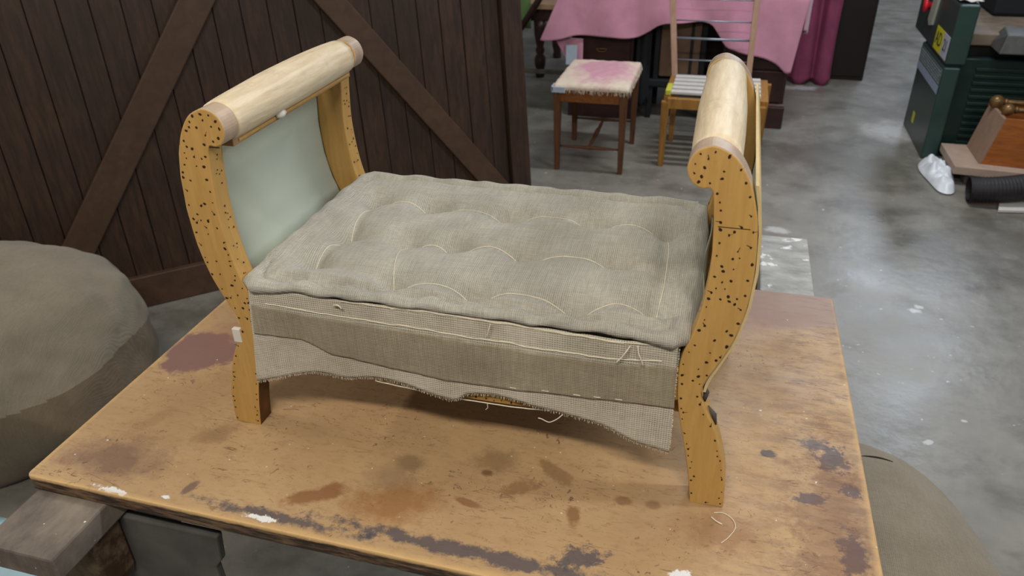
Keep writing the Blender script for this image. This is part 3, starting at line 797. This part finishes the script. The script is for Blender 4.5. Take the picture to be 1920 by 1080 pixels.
from mathutils.bvhtree import BVHTree
sk = bpy.data.objects['hessian_sack.001']; bv = BVHTree.FromPolygons([v.co for v in sk.data.vertices], [p.vertices[:] for p in sk.data.polygons])
m = MB(); q = []
for i in range(9):
    x, y = .655+.0075*i, .50+.004*math.sin(i*.5)+.010*i/8; h = bv.ray_cast(Vector((x, y, .5)), Vector((0, 0, -1)))[0]
    if h: q.append((x, y, h.z+.001))
if len(q) > 2:
    m.tube(q, [.0006+.0016*math.sin(pi*i/(len(q)-1)) for i in range(len(q))], 6); sl = m.build('open_seam_slit', ml['hole']); sl.parent = sk
m = MB(); m.grid(lambda a, b: (-2.1+1.26*a, -.5+.78*b, -.790+.006*nz(a, b, 0, 5)), 40, 30)
tag(m.build('plastic_sheet', ml['bluesheet'], smooth=True, solid=.004), 'pale blue plastic sheet on the floor at the lower left under the trestle', 'sheet')

# ------------------------------------------------------------------ small stool
st = thing('small_stool', 'small brown wooden stool with frayed cream and pink seat cloth', 'stool', (-.36, 3.12, -.8))
lx0, lx1, ly0, ly1 = -.533, -.187, 3.115, 3.60
def leg(mb, x, y, w0, w1, z0, z1, dx=0, dy=0):
    mb.hexa([(x-w0+dx, y-w0+dy, z0), (x+w0+dx, y-w0+dy, z0), (x+w0+dx, y+w0+dy, z0), (x-w0+dx, y+w0+dy, z0)],
            [(x-w1, y-w1, z1), (x+w1, y-w1, z1), (x+w1, y+w1, z1), (x-w1, y+w1, z1)])
for x, y in ((lx0, ly0), (lx1, ly0), (lx0+.0, ly1), (lx1, ly1)):
    m = MB(); leg(m, x, y, .0125, .020, -.8, -.345); m.build('leg', ml['stool_leg'], st, bevel=.002)
for nm, a, b in (('apron', (lx0+.015, ly0-.012, -.42), (lx1-.015, ly0+.008, -.345)), ('apron', (lx0+.015, ly1-.008, -.42), (lx1-.015, ly1+.012, -.345)),
                 ('apron', (lx0-.012, ly0+.015, -.42), (lx0+.008, ly1-.015, -.345)), ('apron', (lx1-.008, ly0+.015, -.42), (lx1+.012, ly1-.015, -.345))):
    m = MB(); m.box(a, b); m.build(nm, ml['stool_wood'], st, bevel=.002)
for y in (ly0, ly1):
    m = MB(); q = [(lx0+.01+(lx1-lx0-.02)*i/12, y, -.665) for i in range(13)]; m.tube(q, [.006, .006, .007, .008, .009, .010, .012, .010, .009, .008, .007, .006, .006], 8); m.build('stretcher', ml['stool_leg'], st, smooth=True)
m = MB(); q = [(-.36, ly0+.006+(ly1-ly0-.012)*i/10, -.665) for i in range(11)]; m.tube(q, [.007, .007, .011, .009, .013, .015, .013, .009, .011, .007, .007], 8); m.build('stretcher', ml['stool_leg'], st, smooth=True)
def seatf(a, b):
    e = max(abs(2*a-1), abs(2*b-1)); dome = .012*(1-(2*a-1)**4)*(1-(2*b-1)**4)
    fr = .006*nz(a*40, b*40) if e > .98 else 0
    return (lx0-.02+(lx1-lx0+.045)*a+fr, ly0-.025+(ly1-ly0+.05)*b+fr, -.333+dome+.004*nz(a, b, 0, 9)-(.02 if e > .97 else 0))
m = MB(); m.grid(seatf, 50, 60); so = m.build('seat_cover', ml['seatfab'], st, smooth=True, solid=.01)
m = MB(); rng = random.Random(8)
for i in range(120):
    x = lx0-.02+(lx1-lx0+.045)*rng.random(); L = rng.uniform(.006, .022)
    m.tube([(x, ly0-.028, -.35), (x+rng.uniform(-.006, .006), ly0-.032, -.352-L)], .0008, 3)
for i in range(120):
    y = ly0+(ly1-ly0)*rng.random(); L = rng.uniform(.006, .022)
    m.tube([(lx1+.028, y, -.345), (lx1+.034, y+rng.uniform(-.006, .006), -.347-L)], .0010, 3)
tag(m.build('frayed_fringe', simple('cream_thread', rgb(214, 196, 176), .9), st), kind='stuff')
m = MB(); m.box((lx0-.026, ly0-.034, -.368), (lx0+.045, ly0-.026, -.338)); m.box((lx0-.028, ly0-.034, -.362), (lx0-.018, ly0+.03, -.335)); m.build('corner_tape', ml['blueglue'], st, bevel=.002)

# ------------------------------------------------------------------ stripped chair frame with rods
ch = thing('stripped_chair', 'ochre wooden chair frame with thin metal rods and white slats behind the right arm', 'chair', (.26, 3.5, -.8))
for x, y, tw in ((.012, 3.29, .021), (.50, 3.29, .021), (.03, 3.70, .019), (.535, 3.72, .019)):
    m = MB(); leg(m, x, y, tw*.7, tw, -.8, -.44); m.build('leg', ml['ochre'], ch, bevel=.003)
for a, b in (((.02, 3.27, -.475), (.49, 3.305, -.42)), ((.03, 3.69, -.475), (.53, 3.715, -.42)), ((.0, 3.30, -.46), (.035, 3.70, -.415)), ((.485, 3.30, -.46), (.53, 3.71, -.415))):
    m = MB(); m.box(a, b); m.build('seat_rail', ml['ochre'], ch, bevel=.003)
for i, y in enumerate((3.325, 3.40, 3.475, 3.55, 3.625)):
    m = MB(); m.box((.032, y, -.412), (.49, y+.045, -.398)); m.build('seat_slat', ml['white'], ch, bevel=.002)
m = MB(); m.box((.006, 3.30, -.412), (.034, 3.44, -.385)); m.build('yellow_tape', ml['yellow'], ch, bevel=.003)
def post(x, z0, x1, z1, y=3.70, w_=.016):
    m = MB(); m.hexa([(x-w_, y-.014, z0), (x+w_, y-.014, z0), (x+w_, y+.014, z0), (x-w_, y+.014, z0)], [(x1-w_, y+.05, z1), (x1+w_, y+.05, z1), (x1+w_, y+.08, z1), (x1-w_, y+.08, z1)])
    m.build('back_post', ml['pale'], ch, bevel=.003)
post(.026, -.46, -.048, .16); post(.425, -.46, .415, .16)
for z, r in ((-.13+.125, .003), (-.116, .004), (-.210, .0065), (-.325, .004), (-.408, .003), (.10, .003)):
    t = (z+.46)/.62; xl = .026-.074*t; xr = .425-.010*t; y = 3.70+.065*t
    m = MB(); m.tube([(xl, y, z), (xr, y, z)], r, 8); m.build('back_rod', ml['steel'], ch, smooth=True)

# ------------------------------------------------------------------ kneehole desk under the pink blanket
dk = thing('pedestal_desk', 'dark mahogany kneehole desk draped with a pink blanket', 'desk', (0, 4.4, -.8))
m = MB(); m.box((-.70, 4.03, -.085), (.70, 4.85, -.045)); m.build('desk_top', ml['mahog'], dk, bevel=.004)
for a, b in ((-.655, -.265), (.27, .655)):
    m = MB(); m.box((a, 4.075, -.70), (b, 4.80, -.085)); m.build('pedestal', ml['mahog'], dk, bevel=.004)
    m = MB(); m.box((a-.012, 4.045, -.80), (b+.012, 4.81, -.665)); m.build('plinth', ml['mahog'], dk, bevel=.006)
    m = MB(); m.box((a-.008, 4.052, -.665), (b+.008, 4.80, -.652)); m.build('plinth_moulding', simple('pale_mahogany_edge', rgb(112, 88, 84), .5), dk, bevel=.004)  # moulding in a paler tone than the rest of the desk
    for z0, z1 in ((-.64, -.455), (-.445, -.285), (-.275, -.10)):
        m = MB(); m.box((a+.02, 4.058, z0), (b-.02, 4.076, z1)); d_ = m.build('drawer', ml['mahog'], dk, bevel=.004)
        xm, zm = (a+b)/2, (z0+z1)/2; m = MB()
        m.tube([(xm+.032*math.cos(t_), 4.048, zm+.018*math.sin(t_)) for t_ in [pi+pi*i/10 for i in range(11)]], .003, 6)
        m.tube([(xm-.034, 4.05, zm), (xm+.034, 4.05, zm)], .004, 6); h_ = m.build('handle', ml['brass'], None, smooth=True); h_.parent = d_; h_.location = -wloc(d_)
m = MB(); m.box((-.265, 4.6, -.70), (.27, 4.62, -.085)); m.build('back_board', ml['mahog'], dk)
# pink blanket
hemb = crom([(-.84, -.310), (-.80, -.315), (-.70, -.300), (-.61, -.278), (-.43, -.278), (-.254, -.279), (-.18, -.245), (-.102, -.196), (.03, -.178), (.174, -.180), (.23, -.235), (.28, -.300), (.34, -.325), (.405, -.342), (.50, -.365), (.58, -.400), (.635, -.445), (.665, -.44)], 4, closed=False)
def blan(a, b):
    x = -.835+1.50*a; xe = x
    hz = interp(hemb, x)
    edge = max(0, (-.60-x)/.24)
    if b < .55:                  # front fall
        t = b/.55; z = hz+(-.025-hz)*t
        xx = x+edge*.13*t*1.0
        fold = .022*nz(x*5+z*1.5, z*2, 0, 1.2)+.014*math.sin(x*17+z*6)*(1-t)
        return (xx+.04*t*max(0, (x-.45)/.2)*1.0, 4.0-.012*(1-t)+fold*(1-t*.6)-.006, z+.004*nz(x, z, 0, 9))
    t = (b-.55)/.45
    return (x+edge*.13+.04*max(0, (x-.45)/.2), 4.0+.78*t, -.022+.008*nz(x, t, 0, 6)-.02*max(0, .06-t)/.06*0)
m = MB(); m.grid(blan, 150, 60); bl = m.build('pink_blanket', ml['pink'], smooth=True, solid=.008)
tag(bl, 'pale pink wool blanket draped over the dark desk', 'blanket')
# hanging inner corner with care label, and the side fall at right
m = MB()
m.grid(lambda a, b: (-.755+.185*a+.12*(1-b)*(1-a)*1.0, 4.022+.01*math.sin(a*5), -.30-.215*(1-b)*(1 if a > .02 else .95)+0*a), 12, 12)
c2 = m.build('corner_fold', ml['pink'], None, smooth=True, solid=.005); c2.parent = bl
m = MB(); m.box((-.675, 4.004, -.46), (-.605, 4.010, -.34)); c3 = m.build('care_label', ml['blueglue'], None); c3.parent = bl
m = MB(); m.grid(lambda a, b: (.70+.035*a+.012*math.sin(a*7), 4.02+.25*a, -.028-(.18+.07*a)*(1-b)), 30, 16)
c4 = m.build('side_fall', ml['pink'], None, smooth=True, solid=.006); c4.parent = bl
# magenta curtain-like cloth and black cabinet further back
m = MB(); m.grid(lambda a, b: (.70+.32*a+.015*nz(a*4, b*2), 5.14+.035*math.sin(a*13+b*1.5+2*nz(a*3, b))-.03*(1-b)**3, -.785+1.2*b+(.02*math.sin(a*14) if b < .02 else 0)), 90, 40)
tag(m.build('magenta_cloth', ml['magenta'], smooth=True, solid=.006), 'dark magenta cloth hanging in folds beside the black cabinet', 'cloth')
cb = thing('black_cabinet', 'tall near black cabinet standing behind the magenta cloth', 'cabinet', (1.0, 5.5, -.8))
m = MB(); m.box((.70, 5.27, -.8), (1.262, 5.75, 1.0)); m.build('carcass', ml['darkcab'], cb, bevel=.005)
m = MB(); m.box((.72, 5.262, -.77), (1.245, 5.272, .95)); dd = m.build('door', ml['darkcab'], cb, bevel=.003)
# dark chair tucked in the kneehole
bc = thing('dark_chair', 'black framed chair with brown cloth back pushed into the desk kneehole', 'chair', (0, 4.2, -.8))
m = MB(); m.box((-.105, 4.10, -.53), (.135, 4.125, -.2)); m.build('backrest', ml['tan'], bc, bevel=.008)
m = MB(); m.box((-.14, 4.095, -.56), (-.108, 4.13, -.14)); m.box((.138, 4.095, -.56), (.170, 4.13, -.14)); m.box((-.14, 4.095, -.205), (.17, 4.13, -.14)); m.box((.075, 4.09, -.56), (.092, 4.102, -.2)); m.build('back_frame', ml['black'], bc, bevel=.006)
m = MB(); m.box((-.17, 4.09, -.60), (.20, 4.45, -.545)); m.build('seat', ml['black'], bc, bevel=.012)
for x, y in ((-.155, 4.12), (.185, 4.12), (-.15, 4.43), (.18, 4.43)):
    m = MB(); leg(m, x, y, .016, .02, -.8, -.59); m.build('leg', ml['black'], bc, bevel=.003)
m = MB(); m.grid(lambda a, b: (-.247+.088*a, 4.085+.01*math.sin(a*8), -.70+.50*b+.05*nz(a*3, 1)), 16, 16)  # thin black sheet at the left of the kneehole
tag(m.build('black_hanging_sheet', ml['black'], smooth=True, solid=.02), 'black sheet hanging in the desk kneehole left of the brown chair back', 'hanging_sheet')

# ------------------------------------------------------------------ old table far left
ft = thing('turned_leg_table', 'dark old table with turned legs beyond the plank door edge', 'table', (-1.3, 5.2, -.8))
m = MB(); m.box((-1.75, 4.86, -.30), (-.90, 5.6, -.262)); m.build('table_top', ml['beige'], ft, bevel=.004)
m = MB(); m.box((-1.10, 4.88, -.385), (-.93, 4.91, -.30)); m.box((-1.7, 4.88, -.385), (-1.10, 4.91, -.30)); m.build('apron', ml['mahog'], ft, bevel=.003)
for x, y in ((-1.06, 4.92), (-1.68, 4.92), (-1.06, 5.52), (-1.68, 5.52)):
    m = MB(); lathe(m, [(.032, -.8), (.036, -.78), (.030, -.75), (.042, -.70), (.044, -.66), (.026, -.63), (.036, -.60), (.026, -.575), (.034, -.54), (.044, -.48), (.046, -.44), (.048, -.385)], (x, y, 0), n=14); m.build('leg', ml['mahog'], ft, smooth=True)
m = MB(); m.box((-1.30, 4.87, -.765), (-.6, 4.90, -.735)); tag(m.build('floor_batten', ml['greyleg'], bevel=.003), 'grey batten lying across the foot of the old turned leg table', 'batten')
m = MB(); m.grid(lambda a, b: (-1.42+.32*a, 4.80-.02*b, -.42+.55*b+.0*a), 8, 8)
tag(m.build('green_cloth', ml['greencloth'], smooth=True, solid=.01), 'green cloth glimpsed at the top past the edge of the plank door', 'cloth')
m = MB(); m.tube([(-1.17, 4.66, -.44), (-1.01, 4.68, -.20), (-.92, 4.70, -.05)], .022, 8); m.tube([(-1.165, 4.66, -.8), (-1.17, 4.66, -.44)], .016, 8)
tag(m.build('slanted_rail', ml['mahog'], smooth=True), 'dark slanted wooden rail crossing in front of the green cloth', 'rail')

# ------------------------------------------------------------------ green machine
gm = thing('green_machine', 'dark green workshop machine with yellow and white sticker and red button', 'machine', (1.8, 4.0, -.8))
m = MB(); m.box((1.395, 3.70, -.80), (1.475, 4.31, -.30)); m.build('control_base', ml['green'], gm, bevel=.008)
m = MB(); m.box((1.475, 3.76, -.80), (2.3, 4.28, -.26)); m.build('body', ml['green_dark'], gm, bevel=.008)
m = MB(); m.box((1.395, 3.70, -.285), (1.490, 4.62, .012)); m.build('control_box', ml['green'], gm, bevel=.008)
m = MB(); m.box((1.405, 3.72, -.302), (1.47, 4.29, -.283)); m.build('joint_strip', ml['green_dark'], gm)
for i in range(12):
    z = -.72+.036*i; m = MB(); m.box((1.56, 3.748, z), (2.2, 3.762, z+.018)); m.build('louvre', ml['green_dark'], gm, bevel=.003)
m = MB(); m.box((1.50, 3.78, -.20), (2.5, 4.75, -.14)); m.build('machine_bed', ml['rust'], gm, bevel=.006)
m = MB(); m.hexa([(1.60, 3.60, -.20), (2.3, 3.60, -.20), (2.3, 3.86, -.20), (1.60, 3.86, -.20)], [(1.62, 3.62, -.11), (2.3, 3.62, -.11), (2.3, 3.84, -.11), (1.66, 3.84, -.11)]); m.build('guide_casting', ml['iron'], gm, bevel=.006)
m = MB(); m.box((1.52, 3.82, -.262), (2.3, 4.6, -.20)); m.build('gap_shade_block', simple('gap_shade_black', rgb(24, 26, 26), .6), gm)  # black block under the bed, painting the shade of the gap there
m = MB(); m.box((1.7, 4.25, -.14), (2.3, 4.6, .25)); m.build('motor_housing', ml['black'], gm, bevel=.02)
# switch and labels on the aisle face (x = 1.395)
fx = 1.395
m = MB(); m.prism([(4.13, -.005), (4.25, -.02), (4.28, -.17), (4.23, -.195), (4.16, -.18)], 'x', fx-.012, fx+.002); sw = m.build('switch_plate', simple('cream_plate', rgb(168, 170, 158), .5), gm, bevel=.003)
m = MB(); lathe(m, [(.032, -.045), (.036, -.03), (.022, -.025), (.020, -.008)], (fx, 4.30, -.10), axis='x', n=18); m.build('red_button', ml['red'], gm, smooth=True)
def quad(name, pts4, x, mat, parent, th=.002):
    m = MB(); n = len(pts4); m.prism(pts4, 'x', x-th, x+.0005); return m.build(name, mat, parent)
yel = quad('warning_sticker', [(4.045, -.155), (3.86, -.155), (3.86, -.272), (4.045, -.272)], fx, ml['stick_y'], gm)
whi = quad('number_sticker', [(3.86, -.155), (3.665+.06, -.155), (3.665+.06, -.272), (3.86, -.272)], fx, ml['stick_w'], gm)
def text(s_, y, z, h, parent, mat, x=fx-.003):
    cu = bpy.data.curves.new('lettering', 'FONT'); cu.body = s_; cu.size = h; cu.extrude = .0006; cu.align_x = 'CENTER'; cu.align_y = 'CENTER'
    t = bpy.data.objects.new('t', cu); C.objects.link(t)
    bpy.context.view_layer.update()
    me = bpy.data.meshes.new_from_object(t.evaluated_get(bpy.context.evaluated_depsgraph_get()))
    bpy.data.objects.remove(t)
    o = bpy.data.objects.new('lettering', me); C.objects.link(o); me.materials.clear(); me.materials.append(mat)
    # face -x : text right = -y, up = z
    mt = Matrix(((0, 0, -1), (-1, 0, 0), (0, 1, 0)))
    wl = wloc(parent)
    o.matrix_basis = Matrix.Translation(Vector((x, y, z))-wl) @ mt.to_4x4()
    o.parent = parent; return o
text('AD', 3.955, -.212, .10, yel, ml['ink']); text('21', 3.79, -.212, .085, whi, ml['ink'])
pl = quad('rating_plate', [(4.30, -.318), (3.715, -.318), (3.715, -.445), (4.30, -.445)], fx, ml['plate'], gm)
quad('pale_band', [(4.30, -.405), (3.715, -.405), (3.715, -.446), (4.30, -.446)], fx-.001, ml['plate_blue'], gm)
m = MB(); rng = random.Random(4)
for r_ in range(5):
    y = 4.27
    while y > 3.74:
        L = rng.uniform(.012, .04); z = -.333-.014*r_
        m.box((fx-.0032, y-L, z-.004), (fx-.0018, y, z+.002)); y -= L+rng.uniform(.006, .02)
tag(m.build('plate_print', simple('pale_print', rgb(140, 152, 156), .6), gm), kind='stuff')
quad('small_sticker', [(4.12, -.66), (4.07, -.66), (4.07, -.72), (4.12, -.72)], fx, ml['yellow'], gm)
m = MB(); m.grid(lambda a, b: (1.395+.11*a, 3.73+.5*b, .027+.012*nz(a*3, b*6)), 10, 20)
tag(m.build('white_paper', ml['white'], smooth=True, solid=.003), 'crumpled white paper lying on top of the green machine', 'paper')

# ------------------------------------------------------------------ pile beside the machine
m = MB(); m.box((1.54, 3.36, -.799), (2.15, 3.64, -.743)); tag(m.build('dark_offcut_board', ml['boarddark'], bevel=.003), 'dark board lowest in the pile under the pale board', 'board')
m = MB(); T = lambda v: v
m.hexa([(1.475, 3.34, -.742), (2.2, 3.27, -.742), (2.2, 3.69, -.742), (1.475, 3.69, -.742)], [(1.475, 3.34, -.700), (2.2, 3.27, -.700), (2.2, 3.69, -.700), (1.475, 3.69, -.700)])
tag(m.build('pale_board', ml['board'], bevel=.003), 'thick pale board under the orange brown wooden box', 'board')
bx = thing('wooden_box', 'open orange brown wooden box holding rods with round knobs', 'box', (1.85, 3.5, -.70))
m = MB(); m.hexa([(1.605, 3.40, -.699), (2.10, 3.33, -.699), (2.10, 3.345, -.699), (1.605, 3.415, -.699)], [(1.655, 3.40, -.46), (2.10, 3.33, -.46), (2.10, 3.345, -.46), (1.655, 3.415, -.46)]); m.build('front_board', ml['orangebox'], bx, bevel=.002)
m = MB(); m.hexa([(1.595, 3.40, -.699), (1.610, 3.40, -.699), (1.610, 3.67, -.699), (1.595, 3.67, -.699)], [(1.645, 3.40, -.46), (1.66, 3.40, -.46), (1.66, 3.67, -.46), (1.645, 3.67, -.46)]); m.build('end_board', ml['boxside'], bx, bevel=.002)
m = MB(); m.box((1.64, 3.655, -.699), (2.1, 3.67, -.46)); m.build('back_board', ml['orangebox'], bx, bevel=.002)
m = MB(); m.box((1.615, 3.42, -.699), (2.1, 3.65, -.687)); m.build('bottom_board', ml['orangebox'], bx)
for (x, y, z, r, lab) in ((1.655, 3.60, -.435, .034, 'turned brass knobbed rod sticking out at the back of the wooden box'), (1.675, 3.47, -.435, .030, 'shorter brass knobbed rod nearest the front of the wooden box')):
    m = MB(); lathe(m, [(r*math.sin(pi*i/12)+.0005, -r*math.cos(pi*i/12)) for i in range(13)], (x, y, z), axis='x', n=20)
    m.tube([(x+r*.8, y, z), (x+.05, y, z), (x+.45, y-.02, z)], [.012, .014, .014], 10); m.tube([(x+r, y, z), (x+r+.012, y, z)], .018, 12)
    tag(m.build('knobbed_rod', ml['brass'], smooth=True), lab, 'rod')
def bag(a, b):
    th = 2*pi*a; r = b
    x = 1.435+.075*r*math.cos(th)*(1+.15*math.sin(3*th)); y = 3.44+.25*r*math.sin(th)
    return (x, y, -.793+.045*max(0, 1-r**4)*(1+1.1*nz(x, y, 0, 26)))
m = MB(); m.grid(bag, 70, 24); tag(m.build('plastic_bag', ml['bag'], smooth=True), 'crumpled white plastic bag on the floor by the pale board', 'bag')
hz = crom([(1.50, 3.12, -.733), (1.62, 3.12, -.722), (1.76, 3.15, -.705), (1.90, 3.19, -.68), (2.05, 3.22, -.63), (2.2, 3.24, -.60)], 28, closed=False)
m = MB(); m.tube(hz, [.060+.0035*math.sin(i*2.1) for i in range(len(hz))], 24, cap=False); m.tube(hz, [.052]*len(hz), 24, cap=False); lathe(m, [(.052, 0), (.062, 0)], (0, 0, -50)) if False else None; tag(m.build('ribbed_hose', ml['hose'], smooth=True), 'thick black ribbed extraction hose lying on the floor at right', 'hose')
m = MB(); m.hexa([(1.62, 3.02, -.797), (2.1, 3.10, -.797), (2.1, 3.28, -.797), (1.66, 3.16, -.797)], [(1.62, 3.02, -.785), (2.1, 3.10, -.785), (2.1, 3.28, -.785), (1.66, 3.16, -.785)])
tag(m.build('flat_panel', ml['white'], bevel=.001), 'off white flat panel on the floor under the black hose', 'panel')
